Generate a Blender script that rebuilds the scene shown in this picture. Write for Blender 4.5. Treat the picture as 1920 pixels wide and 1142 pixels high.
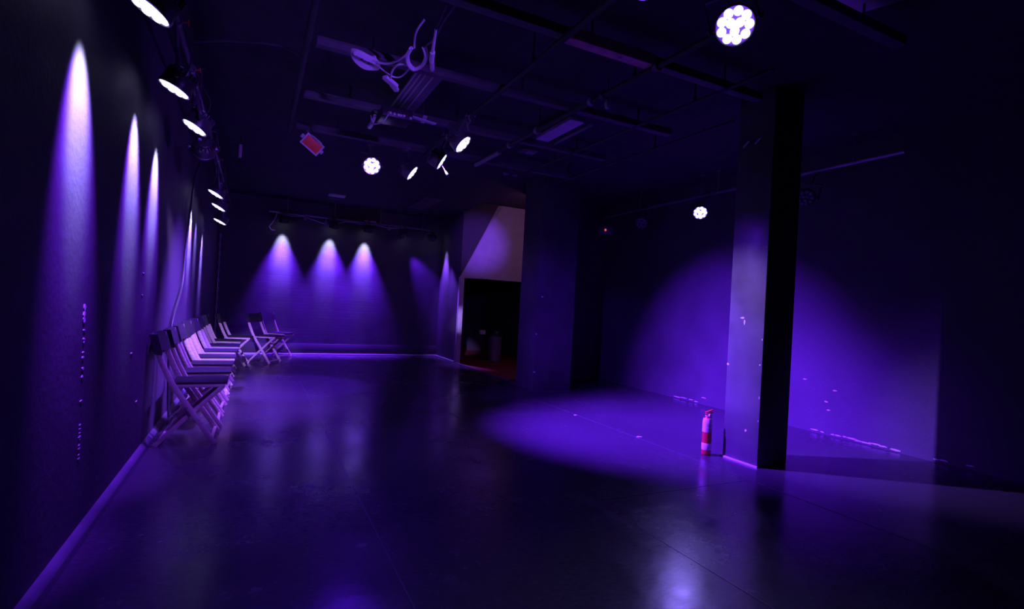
import bpy, bmesh, math, random
from mathutils import Vector, Matrix
random.seed(7)
C = bpy.context.scene.collection
for o in list(bpy.data.objects): bpy.data.objects.remove(o)

# ------------------------------------------------------------------ camera, world, exposure
YAW, PITCH, ROLL = math.radians(26.2), math.radians(0.43), math.radians(3.16)
f = Vector((math.sin(YAW)*math.cos(PITCH), math.cos(YAW)*math.cos(PITCH), math.sin(PITCH)))
r0 = Vector((math.cos(YAW), -math.sin(YAW), 0)); u0 = r0.cross(f)
rt = math.cos(ROLL)*r0 + math.sin(ROLL)*u0
up = -math.sin(ROLL)*r0 + math.cos(ROLL)*u0
cd = bpy.data.cameras.new('camera'); cam = bpy.data.objects.new('camera', cd); C.objects.link(cam)
cd.sensor_width = 36; cd.sensor_fit = 'HORIZONTAL'; cd.lens = 976/1920*36
cam.matrix_world = Matrix(((rt.x, up.x, -f.x, 0), (rt.y, up.y, -f.y, 0), (rt.z, up.z, -f.z, 1.25), (0, 0, 0, 1)))
cd.clip_start = 0.02
bpy.context.scene.camera = cam
W = bpy.data.worlds.new('world'); bpy.context.scene.world = W; W.use_nodes = True
W.node_tree.nodes['Background'].inputs[0].default_value = (0, 0, 0, 1)
W.node_tree.nodes['Background'].inputs[1].default_value = 0
vs = bpy.context.scene.view_settings
vs.view_transform = 'Standard'; vs.look = 'None'; vs.gamma = 1; vs.use_curve_mapping = False; vs.exposure = 0.0

CORE = (0.57, 0.60, 1.0)      # colour of the narrow middle of a wall washer's beam
MID = (0.135, 0.014, 1.0)      # violet of the wide beams
MIDS = (0.20, 0.05, 1.0)
MIDW = (0.175, 0.02, 1.0)
PALE = (0.38, 0.22, 1.0)
SPILL = (0.09, 0.003, 1.0)

def spot(parent, loc, direction, watts, angle, blend, col, radius=0.03):
    ld = bpy.data.lights.new('beam', 'SPOT'); ld.energy = watts; ld.spot_size = math.radians(angle)
    ld.spot_blend = blend; ld.color = col; ld.shadow_soft_size = radius
    o = bpy.data.objects.new('beam', ld); C.objects.link(o); o.parent = parent
    o.matrix_local = Matrix.Translation(loc) @ Vector(direction).to_track_quat('-Z', 'Y').to_matrix().to_4x4()
    return o

# a weak, warm light, unseen and without a fixture, added in the side hall (its glow is on the hall's white panel and red floor)
ld = bpy.data.lights.new('hall_fill', 'POINT'); ld.energy = 9; ld.color = (0.85, 0.33, 0.85); ld.shadow_soft_size = 0.12
hb = bpy.data.objects.new('hall_fill', ld); C.objects.link(hb); hb.location = (5.2, 8.9, 2.9)

# ------------------------------------------------------------------ materials
def mat(name, col, rough=0.6, metal=0.0, emit=None, strength=0.0, spec=0.5, var=0.0, vscale=6.0, bump=0.0, bscale=40.0, rvar=0.0, stretch=(1, 1, 1), extra=None):
    m = bpy.data.materials.new(name); m.use_nodes = True
    nt = m.node_tree; b = nt.nodes['Principled BSDF']
    b.inputs['Base Color'].default_value = (*col, 1); b.inputs['Roughness'].default_value = rough
    b.inputs['Metallic'].default_value = metal; b.inputs['Specular IOR Level'].default_value = spec
    if emit:
        b.inputs['Emission Color'].default_value = (*emit, 1); b.inputs['Emission Strength'].default_value = strength
    tc = nt.nodes.new('ShaderNodeTexCoord'); mp = nt.nodes.new('ShaderNodeMapping'); mp.inputs['Scale'].default_value = stretch
    nt.links.new(tc.outputs['Object'], mp.inputs[0])
    if var > 0 or rvar > 0:
        n = nt.nodes.new('ShaderNodeTexNoise'); n.inputs['Scale'].default_value = vscale; n.inputs['Detail'].default_value = 5
        nt.links.new(mp.outputs[0], n.inputs['Vector'])
        if var > 0:
            cr = nt.nodes.new('ShaderNodeValToRGB')
            cr.color_ramp.elements[0].position = 0.3; cr.color_ramp.elements[1].position = 0.7
            cr.color_ramp.elements[0].color = (*[c*(1-var) for c in col], 1)
            cr.color_ramp.elements[1].color = (*[min(1, c*(1+var)) for c in col], 1)
            nt.links.new(n.outputs['Fac'], cr.inputs[0]); nt.links.new(cr.outputs[0], b.inputs['Base Color'])
        if rvar > 0:
            mr = nt.nodes.new('ShaderNodeMapRange'); mr.inputs['From Min'].default_value = 0.3; mr.inputs['From Max'].default_value = 0.7
            mr.inputs['To Min'].default_value = rough-rvar; mr.inputs['To Max'].default_value = rough+rvar
            nt.links.new(n.outputs['Fac'], mr.inputs[0]); nt.links.new(mr.outputs[0], b.inputs['Roughness'])
    if bump > 0:
        n2 = nt.nodes.new('ShaderNodeTexNoise'); n2.inputs['Scale'].default_value = bscale; n2.inputs['Detail'].default_value = 4
        nt.links.new(mp.outputs[0], n2.inputs['Vector'])
        bp = nt.nodes.new('ShaderNodeBump'); bp.inputs['Strength'].default_value = bump; bp.inputs['Distance'].default_value = 0.01
        nt.links.new(n2.outputs['Fac'], bp.inputs['Height']); nt.links.new(bp.outputs[0], b.inputs['Normal'])
    return m

M = {
 'wall': mat('black_wall_paint', (0.085, 0.08, 0.09), 0.62, spec=0.35, var=0.12, vscale=2.5, bump=0.25, bscale=30, rvar=0.08),
 'ceil': mat('black_ceiling_paint', (0.06, 0.057, 0.066), 0.8, spec=0.2, var=0.15),
 'pillar': mat('black_pillar_paint', (0.10, 0.095, 0.105), 0.5, spec=0.4, var=0.22, vscale=3.5, bump=0.15, bscale=18, rvar=0.1),
 'white': mat('white_paint', (0.62, 0.60, 0.60), 0.55, var=0.06),
 'redfloor': mat('red_hall_floor', (0.30, 0.045, 0.035), 0.45, var=0.2, vscale=4),
 'beam': mat('grey_painted_beam', (0.12, 0.115, 0.13), 0.6, var=0.25, vscale=6),
 'tape': mat('bare_wood_section', (0.75, 0.42, 0.42), 0.6, var=0.35, vscale=10),
 'steel': mat('grey_steel_pipe', (0.34, 0.34, 0.36), 0.38, metal=0.7, var=0.15, vscale=12),
 'black': mat('black_metal', (0.035, 0.035, 0.04), 0.45, metal=0.2),
 'blackm': mat('satin_black_metal', (0.11, 0.11, 0.12), 0.35, metal=0.5),
 'dark': mat('dark_painted_pipe', (0.05, 0.048, 0.055), 0.65, spec=0.3),
 'plastic': mat('black_plastic', (0.03, 0.03, 0.035), 0.4),
 'red': mat('red_plastic', (0.65, 0.03, 0.03), 0.4),
 'led': mat('led_lens_lit', (0.8, 0.8, 0.9), 0.2, emit=(0.64, 0.60, 1.0), strength=1.7),
 'plate': mat('lamp_front_plate_lit', (0.25, 0.25, 0.3), 0.3, emit=(0.16, 0.012, 0.9), strength=0.8),  # emission stands in for the violet halo round the LEDs
 'plate_off': mat('lamp_front_plate_dark', (0.06, 0.06, 0.07), 0.25),
 'led_off': mat('led_lens_dark', (0.18, 0.17, 0.22), 0.12, spec=0.8),
 'wood': mat('pale_beech', (0.62, 0.52, 0.42), 0.38, var=0.18, vscale=9, stretch=(1, 1, 6)),
 'canvas': mat('black_canvas', (0.022, 0.021, 0.024), 0.75, bump=0.2, bscale=300),
 'cable_w': mat('pale_cable', (0.82, 0.78, 0.82), 0.5),
 'cable_k': mat('black_cable', (0.05, 0.05, 0.055), 0.45),
 'vent': mat('grey_grille', (0.30, 0.28, 0.32), 0.5, metal=0.2),
 'pale': mat('off_white_plastic', (0.75, 0.73, 0.75), 0.45),
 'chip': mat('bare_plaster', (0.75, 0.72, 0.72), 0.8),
 'ext': mat('extinguisher_red', (0.62, 0.045, 0.05), 0.25, spec=0.6),
 'label': mat('white_label', (0.85, 0.85, 0.88), 0.5),
 'print': mat('label_print_grey', (0.25, 0.25, 0.32), 0.6),
 'orange': mat('orange_red_gel', (0.80, 0.09, 0.05), 0.35, emit=(0.8, 0.06, 0.03), strength=0.035),
 'redled': mat('red_indicator', (0.6, 0.05, 0.05), 0.4, emit=(1.0, 0.10, 0.10), strength=0.9),
}
# back wall: painted block courses
def brick_mat():
    m = mat('black_painted_blockwork', (0.085, 0.08, 0.09), 0.6, spec=0.35, var=0.15, vscale=3, rvar=0.08)
    nt = m.node_tree; b = nt.nodes['Principled BSDF']
    tc = nt.nodes.new('ShaderNodeTexCoord'); mp = nt.nodes.new('ShaderNodeMapping'); mp.inputs['Rotation'].default_value = (math.pi/2, 0, 0)
    nt.links.new(tc.outputs['Object'], mp.inputs[0])
    br = nt.nodes.new('ShaderNodeTexBrick'); br.inputs['Scale'].default_value = 1.0
    br.inputs['Brick Width'].default_value = 0.44; br.inputs['Row Height'].default_value = 0.14; br.inputs['Mortar Size'].default_value = 0.008
    br.inputs['Mortar Smooth'].default_value = 0.6
    nt.links.new(mp.outputs[0], br.inputs['Vector'])
    bp = nt.nodes.new('ShaderNodeBump'); bp.inputs['Strength'].default_value = 0.18; bp.inputs['Distance'].default_value = 0.01; bp.invert = True
    nt.links.new(br.outputs['Fac'], bp.inputs['Height']); nt.links.new(bp.outputs[0], b.inputs['Normal'])
    return m
M['brick'] = brick_mat()
# floor: dark dance vinyl with scuffs
def floor_mat():
    m = mat('dark_stage_vinyl', (0.062, 0.058, 0.065), 0.30, spec=0.5, bump=0.10, bscale=14, stretch=(1, 1, 1))
    nt = m.node_tree; b = nt.nodes['Principled BSDF']
    tc = nt.nodes.new('ShaderNodeTexCoord')
    n = nt.nodes.new('ShaderNodeTexNoise'); n.inputs['Scale'].default_value = 1.6; n.inputs['Detail'].default_value = 8; n.inputs['Roughness'].default_value = 0.7
    nt.links.new(tc.outputs['Object'], n.inputs['Vector'])
    mr = nt.nodes.new('ShaderNodeMapRange'); mr.inputs['From Min'].default_value = 0.3; mr.inputs['From Max'].default_value = 0.72
    mr.inputs['To Min'].default_value = 0.15; mr.inputs['To Max'].default_value = 0.33
    nt.links.new(n.outputs['Fac'], mr.inputs[0]); nt.links.new(mr.outputs[0], b.inputs['Roughness'])
    # fine scuffs: stretched noise, thin bright threads
    mp = nt.nodes.new('ShaderNodeMapping'); mp.inputs['Scale'].default_value = (6, 16, 1); mp.inputs['Rotation'].default_value = (0, 0, 0.5)
    nt.links.new(tc.outputs['Object'], mp.inputs[0])
    n3 = nt.nodes.new('ShaderNodeTexNoise'); n3.inputs['Scale'].default_value = 3.2; n3.inputs['Detail'].default_value = 10; n3.inputs['Roughness'].default_value = 0.8
    nt.links.new(mp.outputs[0], n3.inputs['Vector'])
    cr = nt.nodes.new('ShaderNodeValToRGB'); e = cr.color_ramp.elements
    e[0].position = 0.38; e[0].color = (0.045, 0.042, 0.048, 1); e[1].position = 0.82; e[1].color = (0.14, 0.13, 0.14, 1)
    k = cr.color_ramp.elements.new(0.60); k.color = (0.075, 0.07, 0.078, 1)
    nt.links.new(n3.outputs['Fac'], cr.inputs[0]); nt.links.new(cr.outputs[0], b.inputs['Base Color'])
    return m
M['floor'] = floor_mat()

# ------------------------------------------------------------------ mesh helpers
class MB:
    def __init__(s): s.v = []; s.f = []
    def add(s, vs_, fs_):
        o = len(s.v); s.v += [tuple(v) for v in vs_]; s.f += [tuple(i+o for i in q) for q in fs_]; return s
    def box(s, a, b, m=None, ch=0.0):
        a, b = [min(p, q) for p, q in zip(a, b)], [max(p, q) for p, q in zip(a, b)]
        if ch <= 0:
            v = [Vector((x, y, z)) for x in (a[0], b[0]) for y in (a[1], b[1]) for z in (a[2], b[2])]
            if m: v = [m @ p for p in v]
            return s.add(v, [(0, 1, 3, 2), (4, 6, 7, 5), (0, 4, 5, 1), (2, 3, 7, 6), (0, 2, 6, 4), (1, 5, 7, 3)])
        bm = bmesh.new(); bmesh.ops.create_cube(bm, size=1)
        for v in bm.verts: v.co = Vector([(a[i]+b[i])/2 + v.co[i]*(b[i]-a[i]) for i in range(3)])
        bmesh.ops.bevel(bm, geom=bm.edges[:], offset=ch, segments=2, affect='EDGES', profile=0.5)
        bm.verts.index_update()
        vv = [(m @ v.co if m else v.co.copy()) for v in bm.verts]; ff = [[v.index for v in q.verts] for q in bm.faces]
        bm.free(); return s.add(vv, ff)
    def bar(s, p, q, w, d, upv=(0, 0, 1), ch=0.0):
        p, q = Vector(p), Vector(q); z = (q-p); L = z.length; z.normalize()
        y = Vector(upv) - z*Vector(upv).dot(z)
        if y.length < 1e-4: y = Vector((0, 1, 0)) - z*z.y
        y.normalize(); x = y.cross(z)
        m = Matrix(((x.x, y.x, z.x, p.x), (x.y, y.y, z.y, p.y), (x.z, y.z, z.z, p.z), (0, 0, 0, 1)))
        return s.box((-w/2, -d/2, 0), (w/2, d/2, L), m, ch)
    def tube(s, pts, r, n=10, closed=False, caps=True):
        pts = [Vector(p) for p in pts]; k = len(pts); rs = r if isinstance(r, (list, tuple)) else [r]*k
        prev = None; base = len(s.v); vv = []
        for i, p in enumerate(pts):
            a = pts[(i-1) % k] if (closed or i > 0) else p; b = pts[(i+1) % k] if (closed or i < k-1) else p
            t = (b-a); t = t.normalized() if t.length > 1e-9 else Vector((0, 0, 1))
            if prev is None:
                prev = t.orthogonal().normalized()
            nrm = prev - t*prev.dot(t)
            if nrm.length < 1e-5: nrm = t.orthogonal()
            nrm.normalize(); prev = nrm; bi = t.cross(nrm)
            for j in range(n):
                an = 2*math.pi*j/n; vv.append(p + (nrm*math.cos(an)+bi*math.sin(an))*rs[i])
        ff = []
        for i in range(k if closed else k-1):
            for j in range(n):
                a = i*n+j; b = i*n+(j+1) % n; c = ((i+1) % k)*n+(j+1) % n; d = ((i+1) % k)*n+j
                ff.append((a, b, c, d))
        if caps and not closed:
            ff.append(tuple(reversed(range(n)))); ff.append(tuple((k-1)*n+j for j in range(n)))
        return s.add(vv, ff)
    def lathe(s, prof, n=32, m=None):
        vv = []; k = len(prof)
        for (r, z) in prof:
            for j in range(n):
                a = 2*math.pi*j/n; p = Vector((r*math.cos(a), r*math.sin(a), z)); vv.append(m @ p if m else p)
        ff = [(i*n+j, i*n+(j+1) % n, (i+1)*n+(j+1) % n, (i+1)*n+j) for i in range(k-1) for j in range(n)]
        if prof[0][0] > 1e-6: ff.append(tuple(reversed(range(n))))
        if prof[-1][0] > 1e-6: ff.append(tuple((k-1)*n+j for j in range(n)))
        return s.add(vv, ff)
    def prism(s, poly, axis, lo, hi):        # poly in the two other axes
        def P(a, b, t): return {'y': (a, t, b), 'x': (t, a, b), 'z': (a, b, t)}[axis]
        k = len(poly); vv = [P(a, b, lo) for a, b in poly]+[P(a, b, hi) for a, b in poly]
        ff = [tuple(range(k)), tuple(reversed(range(k, 2*k)))]+[(i, (i+1) % k, k+(i+1) % k, k+i) for i in range(k)]
        return s.add(vv, ff)
    def build(s, name, m, parent=None, loc=None, smooth=True):
        me = bpy.data.meshes.new(name); me.from_pydata(s.v, [], s.f); me.materials.append(M[m] if isinstance(m, str) else m)
        bm = bmesh.new(); bm.from_mesh(me); bmesh.ops.remove_doubles(bm, verts=bm.verts, dist=1e-5)
        bmesh.ops.recalc_face_normals(bm, faces=bm.faces); bm.to_mesh(me); bm.free()
        if smooth:
            me.polygons.foreach_set('use_smooth', [True]*len(me.polygons)); me.set_sharp_from_angle(angle=math.radians(34))
        o = bpy.data.objects.new(name, me); C.objects.link(o)
        if parent: o.parent = parent
        if loc: o.location = loc
        return o
def tag(o, label=None, cat=None, group=None, kind=None):
    if label: o['label'] = label
    if cat: o['category'] = cat
    if group: o['group'] = group
    if kind: o['kind'] = kind
    return o
def thing(name, label, cat, loc=(0, 0, 0), rz=0, group=None):
    o = bpy.data.objects.new(name, None); C.objects.link(o); o.location = loc; o.rotation_euler = (0, 0, rz)
    o.empty_display_size = 0.1
    return tag(o, label, cat, group)
def struct(name, mb, m, label=None): return tag(mb.build(name, m), label, None, None, 'structure')
def kids(o): return [c for c in bpy.data.objects if c.parent == o]
def dup(o, parent=None):
    ch = kids(o); c = o.copy(); C.objects.link(c); c.parent = parent
    for k in ch: dup(k, c)
    return c
def smooth_path(pts, sub=6):
    P = [Vector(p) for p in pts]; out = []
    for i in range(len(P)-1):
        a = P[max(i-1, 0)]; b = P[i]; c = P[i+1]; d = P[min(i+2, len(P)-1)]
        for t in range(sub):
            u = t/sub
            out.append(0.5*((2*b)+(c-a)*u+(2*a-5*b+4*c-d)*u*u+(3*b-a-3*c+d)*u**3))
    out.append(P[-1]); return out

# ------------------------------------------------------------------ the room
XL, XR, YB, ZC, XP = -0.745, 5.93, 12.1, 3.3, 3.97
struct('floor', MB().box((XL-0.2, -3.0, -0.1), (XP, YB+0.2, 0)).box((XP, -3.0, -0.1), (XR+0.2, 8.2, 0)), 'floor', 'dark glossy stage floor in the black room')
struct('floor_hall', MB().box((XP, 8.2, -0.1), (XR+0.2, 14.0, 0)), 'redfloor', 'red floor of the side hall beyond the opening')
struct('wall_left', MB().box((XL-0.2, -3.0, 0), (XL, YB+0.2, ZC)), 'wall', 'long black wall at the left with tall violet streaks of light')
struct('wall_back', MB().box((XL, YB, 0), (XP, YB+0.2, ZC)), 'brick', 'black far wall with three bright beams on it')
struct('wall_passage', MB().box((XP, 10.78, 0), (XP+0.12, YB+0.2, ZC+0.3)), 'wall', 'short black side wall between the far wall and white door jamb')
struct('wall_right', MB().box((XR, -3.0, 0), (XR+0.2, 14.0, 3.7)), 'wall', 'black wall at the right lit violet behind the square pillar')
struct('wall_recess', MB().box((4.25, 8.2, 0), (XR, 8.3, 3.7)), 'wall', 'unlit black wall between far pillar and right wall')
struct('wall_front', MB().box((XL-0.2, -3.2, 0), (XR+0.2, -3.0, ZC)), 'wall', 'black wall behind the viewer')
struct('wall_hall_end', MB().box((XP, 13.8, 0), (XR, 14.0, 3.7)).box((XP, YB+0.2, 0), (XP+0.12, 13.8, 3.7)), 'wall')
struct('ceiling', MB().box((XL-0.2, -3.2, ZC), (XP, YB+0.2, ZC+0.15)).box((XP, -3.2, ZC), (XR+0.2, 8.3, ZC+0.15)), 'ceil', 'black ceiling over the room')
struct('ceiling_hall', MB().box((XP-0.1, 8.0, 3.55), (XR+0.2, 14.0, 3.7)).box((XP-0.1, 8.3, ZC+0.15), (XP, 14.0, 3.55)), 'ceil')
# hall end: black board, white panel over the dark doorway, white jamb
yh = 10.7
struct('wall_hall_left', MB().prism([(XP+0.0, 1.90), (4.79, 3.55), (XP+0.0, 3.55)], 'y', yh-0.02, yh+0.08), 'wall', 'black wall sloping down to the top of the white jamb')
pan = MB(); t = 0.08
def quad_slab(pts):
    pan.add([Vector(p) for p in pts]+[Vector(p)+Vector((0, t, 0)) for p in pts], [(0, 1, 2, 3), (7, 6, 5, 4), (0, 4, 5, 1), (1, 5, 6, 2), (2, 6, 7, 3), (3, 7, 4, 0)])
quad_slab([(XP+0.01, yh+0.07, 1.86), (4.50, yh, 1.87), (4.90, yh, 3.55), (4.79, yh+0.05, 3.55)])  # left part tilted to catch more light, in place of a shadow edge
quad_slab([(4.50, yh, 1.87), (5.93, yh, 1.87), (5.93, yh, 3.55), (4.90, yh, 3.55)])
struct('wall_hall', pan, 'white', 'white panel over the dark doorway cut by a diagonal at its left')
struct('door_1', MB().box((XP-0.01, yh-0.04, 0), (XP+0.09, yh+0.06, 1.87), ch=0.004), 'white', 'white jamb at the left of the dark doorway')

# pillars
struct('pillar_near', MB().box((3.92, 3.05, 0), (4.30, 3.42, ZC), ch=0.008), 'pillar', 'square pillar nearest the viewer with a brightly lit left face')
struct('pillar_far', MB().box((3.85, 6.95, 0), (4.52, 7.54, ZC), ch=0.008), 'pillar', 'wide dark pillar beside the white panel and doorway')

# trims at the wall feet
tr = MB().prism([(XL, 0), (XL+0.035, 0), (XL+0.03, 0.012), (XL+0.01, 0.032), (XL, 0.034)], 'y', -2.9, YB-0.01)
struct('baseboard_left', tr, mat('worn_skirting', (0.13, 0.12, 0.14), 0.5, var=0.2), 'thin black strip along the foot of the left wall')
struct('trim_9', MB().box((XL+0.035, -2.9, 0), (XL+0.058, 11.9, 0.0015)), 'black', 'dark gap between skirting and floor sheet at the left wall')
struct('baseboard_back', MB().box((XL+0.03, YB-0.03, 0.035), (XP, YB, 0.24), ch=0.004), 'wall', 'black baseboard across the far wall')
struct('trim_1', MB().box((XL+0.03, YB-0.045, 0), (XP, YB, 0.032), ch=0.006), 'pale', 'pale strip where far wall meets floor')
struct('trim_2', MB().box((XP-0.025, 10.78, 0), (XP, YB-0.04, 0.03), ch=0.005), 'pale', 'pale strip at the foot of the short side wall')
struct('trim_3', MB().box((3.905, 3.04, 0), (3.92, 3.43, 0.014)), 'pale', 'pale strip at the foot of the near pillar')
struct('trim_4', MB().box((3.84, 6.93, 0), (4.53, 6.95, 0.008)).box((XP-0.02, 7.54, 0), (XP+0.02, 10.66, 0.012)), 'beam', 'dark threshold strip at the side hall')

# chipped plaster, scratches (each patch an irregular shallow flake on the wall)
def flake(mb, c, nrm, w, h, th=0.004, n=9):
    c = Vector(c); nrm = Vector(nrm); u = Vector((0, 0, 1)).cross(nrm)
    if u.length < 0.1: u = Vector((1, 0, 0))
    u.normalize(); v = nrm.cross(u)
    ring = []
    for j in range(n):
        a = 2*math.pi*j/n; rr = random.uniform(0.6, 1.1); ring.append(c + u*math.cos(a)*w/2*rr + v*math.sin(a)*h/2*rr)
    mb.add(ring+[p+nrm*th for p in ring], [tuple(range(n)), tuple(reversed(range(n, 2*n)))]+[(i, (i+1) % n, n+(i+1) % n, n+i) for i in range(n)])
mb = MB()
for y, w, z in ((3.87, .13, .018), (3.78, .05, .014), (3.66, .05, .012), (3.60, .09, .014), (3.52, .07, .02), (3.45, .16, .018), (3.38, .1, .012), (3.3, .12, .01), (3.22, .14, .02), (3.13, .12, .016), (3.02, .12, .01), (2.66, .06, .015), (2.60, .09, .02), (2.40, .08, .03), (5.95, .22, .02), (6.1, .16, .012), (5.8, .12, .02), (5.7, .08, .01), (5.55, .1, .09)):
    flake(mb, (XR, y, z+0.012), (-1, 0, 0), w, 0.018)
for y, z in ((3.66, .52), (3.75, .38), (3.72, .29), (4.02, .6)): flake(mb, (XR, y, z), (-1, 0, 0), 0.05, 0.018)
struct('trim_5', mb, 'chip', 'chipped pale plaster along the foot of the right wall')
mb = MB()
for z in (1.14, 1.11, 1.08): flake(mb, (XL, 3.19, z), (1, 0, 0), 0.04, 0.035)
for z in (1.03, 0.985, .97, .92, .895, .84, .80, .68, .56, .54, .52, .50, .485, .46, .44, .41, .39): flake(mb, (XL, 3.20+(1.1-z)*0.06, z), (1, 0, 0), random.uniform(.025, .045), random.uniform(.006, .016))
for y, z in ((4.6, 1.2), (4.6, 1.36), (4.62, .42), (4.35, .8)): flake(mb, (XL, y, z), (1, 0, 0), 0.06, 0.008)
struct('trim_6', mb, 'chip', 'column of scratches on a joint in the left wall')
mb = MB()
for y, z, w, h in ((3.18, .29, .022, .026), (3.405, .85, .03, .022), (3.07, .88, .016, .016), (3.27, 1.28, .05, .02), (3.25, 1.24, .02, .05), (3.06, 1.9, .01, .02), (3.06, .6, .008, .03), (3.06, .4, .008, .02), (3.06, 1.1, .008, .02)):
    flake(mb, (3.92, y, z), (-1, 0, 0), w, h, 0.003)
for x, z in ((3.86, .88), (3.86, .30), (3.93, 1.45)): flake(mb, (x, 6.95, z), (0, -1, 0), .05, .025)
struct('trim_7', mb, 'chip', 'small pale chips on the faces of the pillars')
mb = MB()
for x in (0.65, 2.1, 3.57): mb.box((x-0.004, -2.9, 0), (x+0.004, 11.9, 0.0016))
for y, x0, x1 in ((2.84, 2.1, 3.57), (5.5, 2.1, 3.57), (7.15, 0.65, 2.1)): mb.box((x0, y-0.003, 0), (x1, y+0.003, 0.0016))
struct('trim_8', mb, mat('vinyl_seam', (0.11, 0.10, 0.12), 0.25), 'thin seams between the sheets of the stage floor')

# ------------------------------------------------------------------ lamp fixtures
def ring_pts(R_, n, z, ph=0): return [(R_*math.cos(2*math.pi*j/n+ph), R_*math.sin(2*math.pi*j/n+ph), z) for j in range(n)]
_hm = MB().lathe([(0.001, -0.125), (0.05, -0.125), (0.058, -0.118), (0.06, -0.095), (0.082, -0.085), (0.092, -0.07), (0.094, -0.01), (0.1, -0.006), (0.1, 0.012), (0.094, 0.016), (0.092, 0.002), (0.001, 0.0)], 40)
for j in range(18):
    a = 2*math.pi*j/18; m_ = Matrix.Rotation(a, 4, 'Z'); _hm.box((0.056, -0.0025, -0.118), (0.09, 0.0025, -0.075), m_)
H0 = _hm.build('housing', 'blackm'); H1 = _hm.build('housing', 'pale')
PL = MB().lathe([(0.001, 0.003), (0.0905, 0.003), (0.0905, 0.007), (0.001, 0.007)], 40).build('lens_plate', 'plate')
PLo = MB().lathe([(0.001, 0.003), (0.0905, 0.003), (0.0905, 0.007), (0.001, 0.007)], 40).build('lens_plate', 'plate_off')
_led = MB().lathe([(0.0235, 0.007), (0.0235, 0.011), (0.020, 0.016), (0.013, 0.0195), (0.001, 0.021)], 18)
LD = _led.build('led_lens', 'led'); LDo = _led.build('led_lens', 'led_off')
protos = [H0, H1, PL, PLo, LD, LDo]
SPOTS = [(0.067*math.cos(2*math.pi*j/9), 0.067*math.sin(2*math.pi*j/9)) for j in range(9)]+[(0.025*math.cos(2*math.pi*j/3+.5), 0.025*math.sin(2*math.pi*j/3+.5)) for j in range(3)]
def lk(src, parent):
    o = src.copy(); C.objects.link(o); o.parent = parent; return o
def par(label, head, aim, hang, group, lit=True, beams=(), knob='black', pale=False, roll=0.0, name='stage_lamp', cat='stage lamp', extra=()):
    head, aim, hang = Vector(head), Vector(aim), Vector(hang)
    t = thing(name, label, cat, tuple(hang), 0, group)
    d = (aim-head).normalized(); L = head-hang
    q = d.to_track_quat('Z', 'Y').to_matrix().to_4x4() @ Matrix.Rotation(roll, 4, 'Z')
    h = lk(H1 if pale else H0, t); h.matrix_local = Matrix.Translation(L) @ q
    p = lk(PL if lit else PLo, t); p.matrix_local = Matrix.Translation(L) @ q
    for (x, y) in SPOTS:
        l = lk(LD if lit else LDo, p); l.location = (x, y, 0)
    # yoke: a U over the head, its arms pivoting on the sides
    side = d.cross(Vector((0, 0, 1)))
    if side.length < 0.2: side = Vector((0, 1, 0))
    side.normalize(); piv = L - d*0.045
    upv = (Vector((0, 0, 0))-piv); upl = upv.length; upv.normalize(); side = (side-upv*side.dot(upv)).normalized()
    hh = max(min(0.17, upl-0.05), 0.1); w = 0.118
    y = MB(); top = piv+upv*hh
    n_ = side.cross(upv)
    y.bar(piv-side*w-upv*0.02, top-side*w, 0.022, 0.005, side, 0.001).bar(piv+side*w-upv*0.02, top+side*w, 0.022, 0.005, side, 0.001)
    y.bar(top-side*(w+.002), top+side*(w+.002), 0.022, 0.005, upv, 0.001)
    y.build('yoke', 'blackm', t)
    for s_ in (-1, 1):
        k = MB().lathe([(0.001, 0), (0.017, 0), (0.019, 0.004), (0.019, 0.016), (0.014, 0.02), (0.001, 0.02)], 14)
        o = k.build('tilt_knob', 'plastic', t); o.matrix_local = Matrix.Translation(piv+side*s_*(w-0.004)) @ (side*s_).to_track_quat('Z', 'Y').to_matrix().to_4x4()
        MB().bar(piv+side*s_*0.09, piv+side*s_*w, 0.012, 0.012).build('pivot', 'steel', t)
    c = MB().tube([top, Vector((0, 0, 0))-upv*0.03], 0.008, 8)
    arc = [Vector((0, 0, 0)) + (n_*math.cos(a)+upv*math.sin(a))*0.031 for a in [math.radians(-100+i*20) for i in range(13)]]
    for i in range(len(arc)-1): c.bar(arc[i], arc[i+1], 0.03, 0.008, (arc[i]+arc[i+1]))
    c.build('clamp', 'steel', t)
    kn = MB().tube([n_*0.035, n_*0.065], 0.006, 8).bar(n_*0.065-upv*0.02, n_*0.065+upv*0.02, 0.012, 0.008, n_)
    kn.build('clamp_knob', 'red' if knob == 'red' else 'steel', t)
    cb = L - d*0.12
    MB().tube(smooth_path([cb, cb-d*0.05+Vector((0, 0, -0.01)), cb-d*0.07+Vector((0, 0, .06)), (cb*0.4)+n_*0.05, n_*0.02+Vector((0, 0, .02))]), 0.0045, 7).build('power_cable', 'cable_k', t)
    MB().box((-.012, -.012, -.006), (.012, .012, .006), Matrix.Translation(L) @ q @ Matrix.Translation((0.035, 0.02, -0.127))).build('dial', 'pale', t)
    for (wt, ang, bl, col) in beams:
        spot(t, L+d*0.035, d, wt, ang, bl, col)
    for (am, wt, ang, bl, col) in extra: spot(t, L+d*0.035, Vector(am)-head, wt, ang, bl, col)  # added fill beams on their own aims, some well off the lens direction
    return t

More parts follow.
